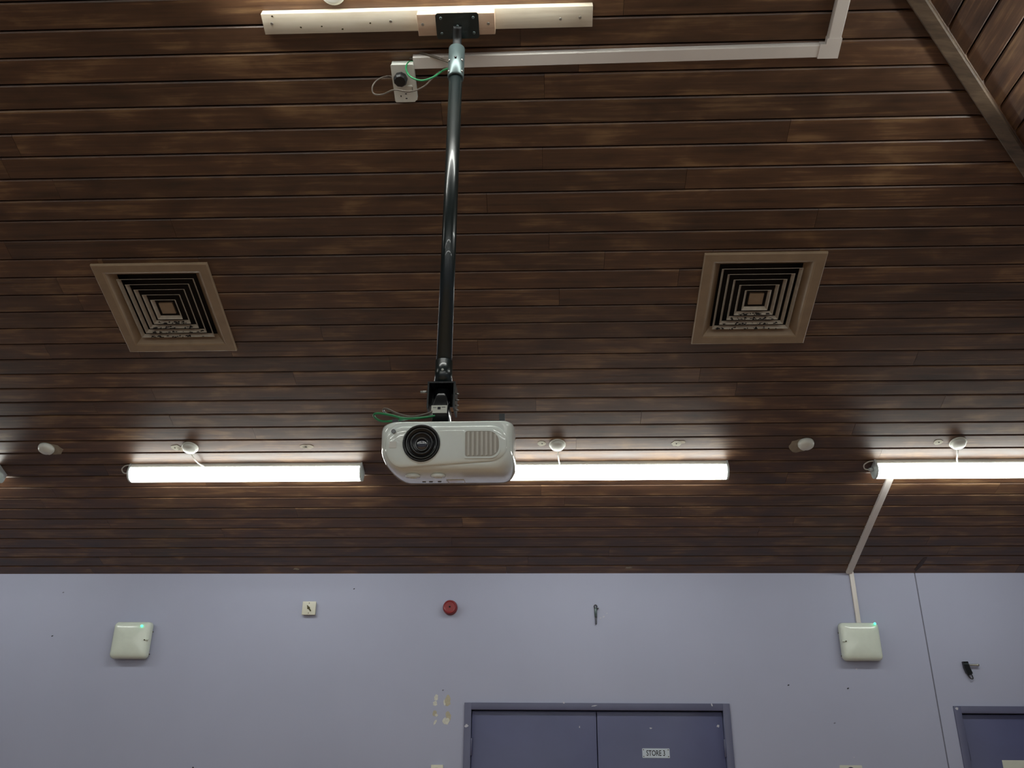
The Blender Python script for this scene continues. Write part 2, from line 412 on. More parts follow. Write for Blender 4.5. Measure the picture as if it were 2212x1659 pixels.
# dark stain on the lowest boards at the wall joint, old paint at the wall head
def ceil_mark(px, py, rx, ry, mat, name, rot=0.0, jit=0.15, th=0.0015):
    u, v = cl(px, py, TH); o = MB().prism(blob(rx, ry, 16, jit, rot), 0, th).build(name, mat); o.matrix_world = CF @ T(u, v, TH); o.parent = ceiling; return o
ceil_mark(1988, 1219, .016, .085, 'stain', 'stain', rot=-0.12)
ceil_mark(640, 1229, .020, .008, 'patch', 'filler_patch', jit=.35); ceil_mark(1358, 1226, .020, .009, 'patch', 'filler_patch', jit=.35)
for (px, py, rx, ry, mt) in ((380, 967, .030, .024, 'patch_white'), (393, 969, .026, .020, 'patch'), (663, 965, .040, .018, 'patch'), (659, 965, .014, .012, 'patch_white'), (1170, 958, .026, .022, 'patch_white'), (1461, 958, .026, .022, 'patch_white'), (2027, 955, .024, .021, 'patch_white'), (1473, 955, .02, .012, 'patch')):
    ceil_mark(px, py, rx, ry, mt, 'filler_patch')
for (px, py) in ((378, 967), (1171, 958), (1461, 958), (2028, 955), (661, 965)):
    u, v = cl(px, py, TH); o = MB().lathe([(.004, 0), (.004, .0025)], 10).build('screw_hole', 'dark'); o.matrix_world = CF @ T(u, v, TH); o.parent = ceiling

# ------------------------------------------------------------------ doors
def door(name, x0, x1, zt, leaves, label):
    d = bpy.data.objects.new(name, None); COL.objects.link(d); d.matrix_world = WF @ T(x0, 0, 0); tag(d, label, None, None, 'structure')
    w = x1 - x0
    f = MB()
    f.box(0, FR, 0, zt, -0.10, 0.014, 0.002); f.box(w - FR, w, 0, zt, -0.10, 0.014, 0.002); f.box(FR, w - FR, zt - FR, zt, -0.10, 0.014, 0.002)
    f.build('door_frame', 'frame_paint', d)
    s = MB()
    s.box(FR, FR + 0.012, 0, zt - FR, -0.1, -0.062); s.box(w - FR - 0.012, w - FR, 0, zt - FR, -0.1, -0.062); s.box(FR, w - FR, zt - FR - 0.012, zt - FR, -0.1, -0.062)
    s.build('door_stop', 'frame_paint', d)
    MB().box(FR, w - FR, 0, zt - FR, -0.115, -0.101).build('dark_gap', 'dark', d)
    cs = [FR + 0.004 + (w - 2 * FR - 0.008) * k / leaves for k in range(leaves + 1)]
    out = []
    for k in range(leaves):
        l = MB().box(cs[k] + (0.0025 if k else 0), cs[k + 1] - (0.0025 if k < leaves - 1 else 0), 0.008, zt - FR - 0.007, -0.058, -0.014, 0.0015).build('door_leaf', 'door_paint', d)
        out.append(l)
        hx = cs[k] - 0.001 if k == 0 else cs[k + 1] + 0.001
        for hz in (0.25, 1.0, zt - 0.255):
            h = MB().lathe([(.006, -.05), (.0075, -.049), (.0075, .049), (.006, .05)], 12, axis='y')
            ho = h.build('hinge', 'frame_paint', l); ho.matrix_local = T(hx, hz, -0.004)
    return d, out
d1, leaves1 = door('door_1', *DOOR1, 2, 'purple painted double store door with a plain frame')
d2, leaves2 = door('door_2', *DOOR2, 1, 'purple painted single door at the right edge')
def frame_chip(dr, x0, px, py, rx, ry, z, rot=0.0):
    x, zz = wl(px, py); o = MB().prism(blob(rx, ry, 10, .3, rot), 0, .001).build('paint_chip', 'chip_white', dr); o.matrix_local = T(x - x0, zz, z)
for (px, py, rx, ry, rot) in ((1218, 1518, .006, .006, 0), (1283, 1525, .018, .003, .1), (1537, 1523, .005, .009, .3), (1008, 1568, .012, .008, 0)):
    frame_chip(d1, DOOR1[0], px, py, rx, ry, 0.0142, rot)
for (px, py, rx, ry, rot) in ((1552, 1568, .008, .008, 0), (1406, 1573, .008, .004, 0), (1252, 1570, .003, .006, 0)):
    frame_chip(d1, DOOR1[0], px, py, rx, ry, -0.0138, rot)
frame_chip(d2, DOOR2[0], 2065, 1531, .008, .009, 0.0142, .5)

# ------------------------------------------------------------------ LED batten lights
LAMP_L = 1.352
def batten(name, label, base, u, v, loop=-1, lead=None, group='ceiling batten lights'):
    """base: slope frame; (u, v) centre of the batten on that slope"""
    t = thing(name, label, 'light', base @ T(u, v, TH), group)
    h = LAMP_L / 2; hw = 0.047
    MB().box(-h + .01, h - .01, -hw + .001, hw - .001, 0, 0.0305, 0.002).build('base_tray', 'white', t)
    prof = [(-hw, 0.0285), (-hw, 0.040)]
    for k in range(13):
        a = PI - PI * k / 12; prof.append((hw * math.cos(a), 0.046 + 0.038 * math.sin(a)))
    prof += [(hw, 0.040), (hw, 0.0285)]
    MB().rings([[(x, y, z) for y, z in prof] for x in (-h + .012, h - .012)], smooth=False).build('lit_diffuser', 'lit', t)
    prof2 = [(-hw * 1.03, .001)] + [(y * 1.03, 0.0285 + (z - 0.0285) * 1.03) for y, z in prof] + [(hw * 1.03, .001)]
    for s in (-1, 1):
        xs = sorted((s * (h - .0105), s * h)); o = MB().rings([[(x, y, z) for y, z in prof2] for x in xs], smooth=False).build('end_cap', 'cap', t)
        if s == loop:
            MB().lathe([(.010, 0), (.010, .02), (.007, .024)], 12, axis='x').build('cable_gland', 'cap', o).matrix_local = Matrix.Translation((s * h, -0.005, .03)) @ Matrix.Diagonal((s, 1, 1, 1))
            MB().tube([(s * (h + .022), -.005, .03), (s * (h + .045), -.002, .028), (s * (h + .052), .018, .016), (s * (h + .03), .036, .008), (s * (h + .002), .042, .006)], .0035).build('cable_loop', 'white_cable', t)
    if lead: MB().tube([(p[0] - u, p[1] - v, p[2]) for p in lead], .0042).build('cable_lead', 'white_cable', t)
    return t
LV = 1.100
def lead_pts(px, py, bend):
    u, v = cl(px, py, TH)
    return [(u, v - .030, .010), (u + bend * .2, v - .060, .020), (u + bend * .5, v - .10, .022), (u + bend, LV + .040, .018), (u + bend * 1.4, LV + .02, .012)]
U1 = (cl(277, 1020, .04)[0] + cl(790, 1018, .04)[0]) / 2
U2 = cl(1571, 1015, .04)[0] - LAMP_L / 2
U3 = cl(1885, 1015, .04)[0] + LAMP_L / 2
U0 = cl(9, 1030, .04)[0] - LAMP_L / 2
batten('batten_light', 'lit white LED batten between the leftmost round cover and the projector', CF, U1, LV, -1, lead_pts(411, 970, .05))
batten('batten_light', 'lit white LED batten whose left end is hidden behind the projector', CF, U2, LV, 0, lead_pts(1205, 964, .012))
batten('batten_light', 'lit white LED batten cut by the right edge, above the sloping conduit', CF, U3, LV, -1, lead_pts(2071, 960, .03))
batten('batten_light', 'lit white LED batten showing only its end cap at the left edge', CF, U0, LV, 0, None)
OUTL = 'lit white LED batten on the hall ceiling, out of the picture'
batten('batten_light', OUTL, CF, -0.50, 3.875, 0, None)
batten('batten_light', OUTL, CF, -3.1, 3.95, 0, None)
batten('batten_light', OUTL, RF, -1.95 if sgn < 0 else 1.95, 3.09, 0, None)
# unseen rows behind the camera, battens added to raise the ambient fill
BF = frame((0, YB, ZT), (-1, 0, 0), (0, CS, SN), (0, SN, -CS))
for u in (-3.6, -1.9, -0.2, 1.5, 3.2, 4.9): batten('batten_light', OUTL, BF, u, 1.2, 0, None)
for u in (-1.6, 0.0, 1.6, 3.2, 4.8): batten('batten_light', OUTL, BF, u, 3.0, 0, None)
batten('batten_light', OUTL, RF, 1.2 * -sgn, 1.1, 0, None)

# ceiling roses (cable outlets) above the battens, round covers between them
def rose(px, py, label):
    u, v = cl(px, py, TH + .008); t = thing('ceiling_rose', label, 'ceiling rose', CF @ T(u, v, TH), 'white ceiling roses')
    MB().lathe([(.046, 0), (.046, .005), (.043, .007)], 32).build('base_plate', 'white', t)
    MB().lathe([(.040, .007), (.040, .014), (.036, .022), (.028, .025), (.001, .026)], 32).build('screw_cap', 'white', t)
rose(410, 968, 'white ceiling rose feeding the batten left of the projector')
rose(1204, 962, 'white ceiling rose feeding the batten right of the projector')
rose(2070, 958, 'white ceiling rose feeding the batten at the right edge')
rose(718, -16, 'white ceiling rose just above the pale timber beam')
def round_cover(px, py, label, dx, dy, prx, pry, rot):
    u, v = cl(px, py, TH + .01); t = thing('round_cover', label, 'cover', CF @ T(u, v, TH), 'round blanking covers on bare paint patches')
    o = MB().prism(blob(prx, pry, 18, .10, rot), 0, .002).build('paint_patch', 'patch', t); o.matrix_local = T(dx, dy, 0)
    MB().lathe([(.043, .002), (.044, .012), (.040, .024), (.030, .031), (.001, .034)], 32).build('dome', 'white', t)
    o = MB().box(-.006, .006, -.002, .002, .024, .031).build('slot', 'ink', t); o.matrix_local = T(.002, -.030, 0)
round_cover(100, 969, 'round white cover on a smeared patch near the left edge', .020, -.012, .066, .045, -.35)
round_cover(1741, 959, 'round white cover on a pale patch right of the second batten', -.026, -.022, .062, .055, .4)

# ------------------------------------------------------------------ air diffusers
def diffuser(u, v, label):
    t = thing('air_diffuser', label, 'air vent', CF @ T(u, v, TH), 'square ceiling air diffusers')
    h = DSZ / 2; hi = 0.222
    def sq(s, z): return [(-s, -s, z), (s, -s, z), (s, s, z), (-s, s, z)]
    fr = MB().rings([sq(h, 0), sq(h, .010), sq(h - .004, .013), sq(hi + .008, .013), sq(hi, .010), sq(hi - .034, -.026), sq(hi - .030, -.030), sq(hi + .008, -.005), sq(hi + .008, 0)], False, False, False)
    fr.add([*sq(h, 0), *sq(hi + .008, 0)], [(0, 1, 5, 4), (1, 2, 6, 5), (2, 3, 7, 6), (3, 0, 4, 7)])
    fr.build('outer_frame', 'diffuser_paint', t)
    bx = MB().rings([sq(hi + .006, -.004), sq(hi + .006, -.092)], False, True, False); bx.build('duct_box', 'dark', t)
    n = 5
    for k in range(n):
        s = 0.183 - k * 0.0305; z = .004 + k * .0012
        sl_ = 0.0115
        r = MB().rings([sq(s, z), sq(s - .0016, z + .001), sq(s - sl_ - .0016, z - .0135), sq(s - sl_, z - .0145)], False, False, False)
        r.add([*sq(s, z), *sq(s - sl_, z - .0145)], [(0, 1, 5, 4), (1, 2, 6, 5), (2, 3, 7, 6), (3, 0, 4, 7)])
        o = r.build('louvre_ring', 'blade', t)
        rr = random.Random(k * 7 + int(u * 10))
        if k < 4:                                   # clumps of dark dust along the lower edges
            d = MB()
            for q in range(26):
                x = rr.uniform(-s + .02, s - .02); e = rr.uniform(.0, .006)
                wd, hh = rr.uniform(.002, .009), rr.uniform(.0015, .005)
                d.add([(x - wd, -s + e, z - e * 1.25 + .0042), (x + wd, -s + e * 1.0 + hh * .2, z - e * 1.25 + .0042), (x + wd * .4, -s + e + hh, z - (e + hh) * 1.25 + .0044), (x - wd * .6, -s + e + hh * .8, z - (e + hh) * 1.25 + .0044)], [(0, 1, 2, 3)])
            tag(d.build('dust', 'dust', o), kind='stuff')
    MB().box(-.033, .033, -.033, .033, -.012, .0, .001).build('centre_plate', 'diffuser_paint', t)
    return t
diffuser(*DIFFS[0], 'square beige louvred air diffuser left of the projector pole')
diffuser(*DIFFS[1], 'square beige louvred air diffuser right of the projector pole')

# ------------------------------------------------------------------ trunking and conduit
def trunking(t, name, a, b, wd, ht, lip=True, mat='trunk'):
    a = Vector((a[0], a[1], 0)); b = Vector((b[0], b[1], 0)); L_ = (b - a).length
    ang = math.atan2(b.y - a.y, b.x - a.x)
    prof = [(-wd / 2, 0), (-wd / 2, ht - .003), (-wd / 2 + .003, ht), (wd / 2 - .003, ht), (wd / 2, ht - .003), (wd / 2, 0)]
    if lip: prof = [(-wd / 2, 0), (-wd / 2, ht * .62), (-wd / 2 + .0015, ht * .64), (-wd / 2 + .0015, ht - .003), (-wd / 2 + .004, ht), (wd / 2 - .004, ht), (wd / 2 - .0015, ht - .003), (wd / 2 - .0015, ht * .64), (wd / 2, ht * .62), (wd / 2, 0)]
    o = MB().rings([[(x, y, z) for y, z in prof] for x in (0, L_)], smooth=False).build(name, mat, t)
    o.matrix_local = T(a.x, a.y, 0) @ Matrix.Rotation(ang, 4, 'Z'); return o
TW, THT = 0.050, 0.022
pA = Vector(cl(893, 137, .034)); pC = Vector(cl(1797, 110.5, .034)); pD = Vector(cl(1838, -60, .034))
tr = thing('cable_trunking', 'wide pale trunking running right from the socket and turning uphill', 'trunking', CF @ T(pA.x, pA.y, TH))
rel = lambda p: (p[0] - pA.x, p[1] - pA.y)
pC2 = Vector((pC.x, pC.y)); pD2 = Vector((pC.x + 0.004, pC.y + 0.55))
trunking(tr, 'run', rel(pA), rel(pC2 - Vector((.02, 0))), TW, THT)
trunking(tr, 'run', rel(pC2 + Vector((0, .02))), rel(pD2), TW, THT)
o = MB().prism([(-.048, -.027), (.027, -.027), (.027, .048), (-.027, .048), (-.027, .027), (-.048, .027)], 0, THT + .0025).build('corner_piece', 'trunk', tr); o.matrix_local = T(*rel(pC2))
# small trunking down the ceiling to the right-hand emergency light
cu = (cl(1917, 1035, .02)[0] + cl(1839, 1236, .02)[0]) / 2
co = thing('mini_trunking', 'narrow pale mini trunking from the right batten down to the emergency light', 'trunking', CF @ T(cu, 0, 0))
trunking(co, 'ceiling_run', (0, .012), (0, LV - .04), .038, .016 + TH, False)
wx0 = wl(1840, 1245, .01)[0]
o = MB().box(-.014, .014, 2.545, ZT - .006, 0, .016, .002).build('wall_run', 'trunk', co); o.matrix_local = (CF @ T(cu, 0, 0)).inverted() @ WF @ T(wx0, 0, 0)

# ------------------------------------------------------------------ timber beam with the projector pole
PX, PY = -0.3025, 2.3985
ua, ub = cl(558, 29, .042)[0] + .008, cl(1281, 13, .042)[0]
V0, V1 = 3.634, 3.7095
beam = thing('timber_beam', 'pale raw timber beam screwed across the dark ceiling', 'beam', CF @ T((ua + ub) / 2, (V0 + V1) / 2, TH))
bu, bv = (ua + ub) / 2, (V0 + V1) / 2
MB().box(ua - bu, ub - bu, V0 - bv, V1 - bv, 0, .031, .0015).build('long_batten', 'pine', beam)
ka, kb = cl(902, 55, .082)[0], cl(1069, 55, .082)[0]
MB().box(ka - bu, kb - bu, V0 - bv - .003, V1 - bv - .001, .031, .068, .0015).build('packer_block', 'pine_red', beam)
for (px, py, w) in ((587, 51, .031), (844, 46, .031), (1253, 38, .031), (1211, 41, .031), (913, 53, .068), (1055, 51, .068)):
    u, v = cl(px, py, w + TH); o = MB().lathe([(.0055, 0), (.005, .0015), (.002, .0008)], 12).build('screw', 'steel', beam); o.matrix_local = T(u - bu, v - bv, w)
for (px, py) in ((650, 59), (695, 57), (740, 63), (800, 50), (558 + 30, 35)):
    u, v = cl(px, py, .031 + TH); o = MB().prism(blob(.004, .003, 8, .2), 0, .0006).build('knot', 'brass', beam); o.matrix_local = T(u - bu, v - bv, .031)

mount = thing('projector_pole_mount', 'dark green ceiling pole mount hanging from the timber beam', 'projector mount', T(PX, PY, 2.62))
MI = T(PX, PY, 2.62).inverted()
pw = .068 + TH + .001
up0, vp0 = -0.2985, 3.6665
o = MB().prism(rrect(-.077, .077, -.046, .046, .010), 0, .005).build('ceiling_plate', 'pole', mount); o.matrix_local = MI @ CF @ T(up0, vp0, pw); CPL = o
for (dx, dy) in ((-.058, .030), (.058, .030), (-.058, -.025), (.058, -.025), (0, 0)):
    q = MB().lathe([(.005, 0), (.005, .002), (.003, .003)], 10).build('bolt', 'collar', CPL); q.matrix_local = T(dx, dy, .005)
topw = CF @ Vector((up0, vp0, pw + .004))
MB().tube([MI @ topw, MI @ Vector((PX, PY, 4.115)), MI @ Vector((PX, PY, 4.06))], .016, 14, 5).build('swivel_neck', 'neck', mount)
z = lambda h: h - 2.62
MB().lathe([(.026, z(4.076)), (.029, z(4.074)), (.029, z(3.945)), (.0275, z(3.938)), (.027, z(3.938))], 32).build('pole_collar', 'collar', mount)
for k, (a, hz) in enumerate(((-1.57, 4.01), (-2.5, 3.955), (-.65, 3.955), (-2.45, 4.005), (-.7, 4.005))):
    q = MB().lathe([(.0045, 0), (.0045, .003), (.002, .004)], 10).build('bolt', 'steel' if k else 'lens_black', mount)
    n = Vector((math.cos(a), math.sin(a), 0)); q.matrix_local = frame(n * .0285 + Vector((0, 0, z(hz))), Vector((0, 0, 1)).cross(n), Vector((0, 0, 1)), n)
def pole_ring(hx, hy, r, h): return [(x, y, h) for x, y in rrect(-hx, hx, -hy, hy, r, 4)]
MB().lathe([(.0235, z(3.99)), (.0235, z(2.79))], 36).build('pole', 'pole', mount)
MB().lathe([(.0265, z(2.835)), (.0265, z(2.752))], 32).build('lower_sleeve', 'pole', mount)
q = MB().lathe([(.004, 0), (.004, .004)], 10).build('bolt', 'steel', mount); q.matrix_local = frame(Vector((0, -.0265, z(2.795))), (1, 0, 0), (0, 0, 1), (0, -1, 0))
br = MB(); br.box(-.041, .041, -.04, .04, z(2.747), z(2.752)); br.box(-.041, -.036, -.04, .04, z(2.668), z(2.748)); br.box(.036, .041, -.04, .04, z(2.668), z(2.748)); br.box(-.041, .041, .034, .04, z(2.70), z(2.748))
br.build('yoke_bracket', 'black', mount)
MB().lathe([(.026, z(2.735)), (.026, z(2.705)), (.020, z(2.70))], 20).build('tilt_knuckle', 'black', mount)
kn = MB(); kn.rings([[(x, y, h) for x, y in rrect(-a, a, -b_, b_, .008, 4)] for h, a, b_ in ((z(2.722), .013, .034), (z(2.705), .018, .040), (z(2.680), .024, .043), (z(2.625), .024, .043))]); kn.build('lower_knuckle', 'black', mount)
lab = MB().box(-.023, .023, 0, .0012, -.012, .012).build('white_sticker', 'paper', mount); lab.matrix_local = T(-.003, -.0440, z(2.662))
mk = MB(); mk.box(-.018, -.008, -.0004, 0, .0045, .006); mk.box(.007, .018, -.0004, 0, .0055, .007); mk.box(-.005, .004, -.0004, 0, -.001, .007); mk.build('printed_mark', 'ink', lab)
for (x, hz, rr) in ((-.052, 2.727, .0035),):
    MB().lathe([(rr, -.012), (rr, .012)], 10, axis='x', c=(x, -.02, z(hz))).build('cross_bolt', 'steel', mount)
for hz in (2.72, 2.70, 2.683, 2.668):
    MB().lathe([(.0025, 0), (.0025, .010)], 8, axis='x', c=(.041, -.02, z(hz))).build('cross_bolt', 'steel', mount)

# ------------------------------------------------------------------ projector (front faces the camera, tipped down)
PIT = math.radians(10)
fc = at(965, 957.5, 2.245)                           # centre of the front face
PM = T(*fc) @ Matrix.Rotation(math.radians(-0.6), 4, 'Y') @ Matrix.Rotation(math.radians(1.0), 4, 'Z') @ Matrix.Rotation(PIT, 4, 'X')
proj = thing('projector', 'glossy white projector hanging under the dark pole with lens facing forward', 'projector', PM)
def sec(y, xl, xr, zb, zt, r): return [(x, y, zz) for x, zz in rrect(xl, xr, zb, zt, r, 8)]
secs = [sec(.004, -.160, .156, -.056, .058, (.052, .050, .018, .045)), sec(.006, -.170, .165, -.062, .061, (.056, .054, .020, .048)),
        sec(.018, -.180, .174, -.070, .064, (.066, .056, .018, .040)), sec(.045, -.186, .181, -.078, .066, (.074, .050, .014, .026)),
        sec(.09, -.188, .185, -.083, .067, (.072, .045, .012, .018)), sec(.20, -.188, .186, -.084, .067, (.066, .042, .012, .016)),
        sec(.265, -.184, .182, -.080, .065, (.06, .04, .012, .016)), sec(.285, -.172, .170, -.070, .058, (.05, .036, .012, .016))]
MB().rings(secs).build('body', 'gloss', proj)
fp = []
for (y, k) in ((.014, 1.0), (.0010, 1.0), (-.0012, .988), (-.0034, .96), (-.0054, .91), (-.0070, .83), (-.0082, .70), (-.0088, .5), (-.009, .15)):
    xl, xr, zb, zt2 = -.168, .164, -.058, .048
    cx_, cz_ = (xl + xr) / 2, (zb + zt2) / 2
    fp.append([(cx_ + (p[0] - cx_) * (1 - (1 - k) * .55), y, cz_ + (p[1] - cz_) * k) for p in rrect(xl, xr, zb, zt2, (.050, .046, .040, .052), 8)])
fp2 = []
for ring in fp:
    fp2.append([(x, y, zz + 0.010 * (x / .166) * min(1, max(0, (-.01 - zz) / .045))) for x, y, zz in ring])
FPAN = MB().rings(fp2).build('front_panel', 'gloss', proj)
# lens
LX, LZ = -.068, -.001
def lr(prof, name, mat, parent, seg=48, dx=0.0, dz=0.0, cap=False):
    return MB().lathe(prof, seg, axis='y', cap0=False, cap1=cap, c=(LX + dx, 0, LZ + dz)).build(name, mat, parent)
lens = lr([(.0505, .006), (.0505, -.0155), (.0490, -.0170), (.0455, -.0165), (.0440, -.0130), (.0430, -.0090)], 'lens', 'lens_black', proj)
lr([(.0540, .006), (.0540, -.0095), (.0515, -.0118), (.0505, -.006)], 'lens_surround', 'gloss', lens)
lr([(.0435, -.0090), (.0400, -.0105), (.0390, -.0095), (.0001, -.0092)], 'lens_hood', 'lens_black', lens, cap=True)
lr([(.0415, -.0100), (.0415, -.0150), (.0402, -.0150), (.0400, -.0100)], 'lens_ring', 'lens_ring', lens)
lr([(.0330, -.0095), (.0325, -.0120), (.0240, -.0110), (.0235, -.0095)], 'lens_baffle', 'lens_black', lens)
lr([(.0180, -.0095), (.0180, -.0140), (.0162, -.0140), (.0158, -.0100)], 'lens_ring', 'lens_ring', lens, 36, .001, -.003)
lr([(.0160, -.0100), (.012, -.0118), (.007, -.0128), (.0005, -.0131)], 'lens_glass', 'glass', lens, 36, .001, -.003, True)
# exhaust grille
vx0, vx1, vz0, vz1 = .046, .148, -.044, .036
vp = rrect(vx0, vx1, vz0, vz1, (.008, .030, .034, .008), 6)
vi = rrect(vx0 + .005, vx1 - .005, vz0 + .005, vz1 - .005, (.006, .026, .030, .006), 6)
g = MB().rings([[(x, .0050, zz) for x, zz in vp], [(x, -.0108, zz) for x, zz in vp], [(x, -.0114, zz) for x, zz in vi], [(x, -.0090, zz) for x, zz in vi]], False, False, False)
gr = g.build('exhaust_grille', 'gloss', proj)
MB().add([(x, -.0096, zz) for x, zz in vi], [list(range(len(vi)))]).build('grille_back', 'vent_back', gr)
for k in range(7):
    x = .058 + k * .0122
    zz1 = .030 - max(0, x - .118) * .55; zz0 = -.037 + max(0, x - .118) * .5
    s = MB(); s.add([(x - .0020, -.0090, zz0), (x + .0042, -.0090, zz0), (x + .0042, -.0090, zz1), (x - .0020, -.0090, zz1), (x + .0030, -.0140, zz0 + .002), (x + .0045, -.0140, zz0 + .002), (x + .0045, -.0140, zz1 - .002), (x + .0030, -.0140, zz1 - .002)],
                  [(0, 1, 2, 3), (4, 5, 6, 7), (0, 1, 5, 4), (1, 2, 6, 5), (2, 3, 7, 6), (3, 0, 4, 7)])
    s.build('slat', 'vent_grey', gr)
# sensor window, badge, feet, underside details
MB().lathe([(.0060, -.0060), (.0060, -.0112), (.0046, -.0112), (.0044, -.0096)], 24, axis='y', cap0=False, c=(-.145, .0, .033)).build('sensor_window', 'lens_ring', proj)
MB().prism(rrect(-.010, .010, -.009, .009, .002, 3), 0, .0008).build('badge', 'vent_grey', proj, frame(Vector((-.146, -.0088, -.004)), (1, 0, 0), (0, 0, 1), (0, -1, 0)))
for x in (-.098, -.028):
    MB().lathe([(.019, -.002), (.021, .004), (.019, .0075), (.013, .0085), (.012, .006)], 28).build('foot', 'gloss', proj, frame(Vector((x, .055, -.0785)), (1, 0, 0), (0, -1, .12), (0, .1, -1)))
ln = MB(); ln.box(-.012, .036, .13, .132, -.0855, -.083); ln.box(.036, .038, .13, .20, -.0855, -.083); ln.box(-.012, -.010, .13, .20, -.0855, -.083); ln.build('filter_cover', 'vent_grey', proj)
for x in (-.085, -.065, -.04): MB().box(x, x + .010, .165, .169, -.0855, -.083).build('label_mark', 'ink', proj)
mp = MB(); mp.box(-.10, .12, .06, .22, .066, .071, .002); mp.build('mounting_plate', 'black', proj)
for x in (-.15, .15): 
    a = MB(); a.box(min(x, x * .6), max(x, x * .6), .045, .065, .0665, .071); a.box(x - .008, x + .008, .045, .06, .066, .090 if x > 0 else .078); a.build('mounting_arm', 'black', proj)

# cables at the projector
P0 = lambda x, y, Y: at(x, y, Y)
tag(MB().tube([P0(952, 896, 2.37), P0(915, 902, 2.34), P0(875, 904, 2.33), P0(845, 897, 2.34), P0(815, 893, 2.36), P0(808, 899, 2.38), P0(825, 910, 2.42), P0(860, 908, 2.47), P0(880, 905, 2.53)], .0035).build('green_network_cable', 'green_cable'), 'green cable looping out left on top of the projector', 'cable')
tag(MB().tube([P0(938, 885, 2.365), P0(925, 893, 2.35), P0(890, 900, 2.35), P0(860, 894, 2.36), P0(835, 883, 2.38), P0(828, 886, 2.40), P0(838, 894, 2.45), P0(870, 902, 2.50), P0(885, 904, 2.54)], .0032).build('power_cable', 'dark_cable'), 'thin dark cable looping left behind the projector bracket', 'cable')

# ------------------------------------------------------------------ socket on the ceiling with plug and loops
q0, q1, q2 = cl(843, 134, .03), cl(895, 133, .03), cl(852, 217, .03)
su, sv = (q0[0] + q1[0]) / 2, (q0[1] + q2[1]) / 2
sw, sh = .086, .150
sock = thing('power_socket', 'white twin power socket box on the ceiling left of the pole', 'socket', CF @ T(su, sv, TH))
MB().box(-sw / 2 + .001, sw / 2 - .001, -sh / 2 + .001, sh / 2 - .001, 0, .030, .004).build('back_box', 'white', sock)
fpl = MB().prism([(-sw / 2 + .003, sh / 2), (-sw / 2, sh / 2 - .003), (-sw / 2, -sh / 2 + .004), (-sw / 2 + .004, -sh / 2), (sw / 2 - .010, -sh / 2), (sw / 2, -sh / 2 + .012), (sw / 2, sh / 2 - .003), (sw / 2 - .003, sh / 2)], .030, .038).build('face_plate', 'white', sock)
for (x, y, wx, wy) in ((.018, -.010, .012, .003),): MB().box(x - wx, x + wx, y - wy, y + wy, .038, .042, .001).build('rocker_switch', 'white', sock)
MB().box(.028, .030, -.034, -.012, .038, .0384).build('switch_edge', 'ink', sock)
for (x, y, wx, wy) in ((-.018, -.050, .002, .0035), (.002, -.060, .0035, .002), (.002, -.041, .0035, .002)): MB().box(x - wx, x + wx, y - wy, y + wy, .038, .0384).build('pin_hole', 'ink', sock)
pc = (-.010, .022)
plug = thing('power_plug', 'black plug in the ceiling socket with its looping lead', 'plug', CF @ T(su + pc[0], sv + pc[1], TH + .0385))
MB().lathe([(.026, 0), (.027, .006), (.026, .020), (.021, .028), (.001, .029)], 9, smooth=False).build('plug_body', 'rubber', plug)
PLI = (CF @ T(su + pc[0], sv + pc[1], TH + .0385)).inverted()
yc = (CF @ Vector((su, sv, .05))).y
MB().tube([PLI @ p for p in (CF @ Vector((su + pc[0] - .018, sv + pc[1] - .003, TH + .053)), at(842, 164, yc - .005), at(818, 171, yc - .01), at(805, 186, yc - .01), at(807, 202, yc), at(826, 204, yc - .01), at(852, 194, yc - .045), at(885, 198, yc - .05), at(915, 187, yc - .035), at(940, 163, yc - .03), at(958, 148, yc - .04), at(976, 145, PY - .01))], .0030).build('plug_lead', 'dark_cable', plug)
te = CF @ Vector((pA.x + .01, pA.y, TH + .012))
tag(MB().tube([te, at(884, 134, te.y), at(877, 147, te.y - .02), at(886, 165, te.y - .03), at(910, 174, te.y - .035), at(935, 167, te.y - .04), at(958, 152, te.y - .03), at(976, 146, PY - .005)], .0036).build('green_network_cable', 'green_cable'), 'green cable looping from the wide trunking end to the pole collar', 'cable')
tag(MB().tube([CF @ Vector((pA.x + .01, pA.y + .012, TH + .014)), at(881, 124, te.y), at(886, 115, te.y - .01), at(905, 114, te.y - .02), at(930, 120, te.y - .03), at(958, 130, te.y - .035), at(977, 136, PY - .005)], .0045).build('power_cable', 'dark_cable'), 'dark grey cable arching from the wide trunking end to the pole', 'cable')

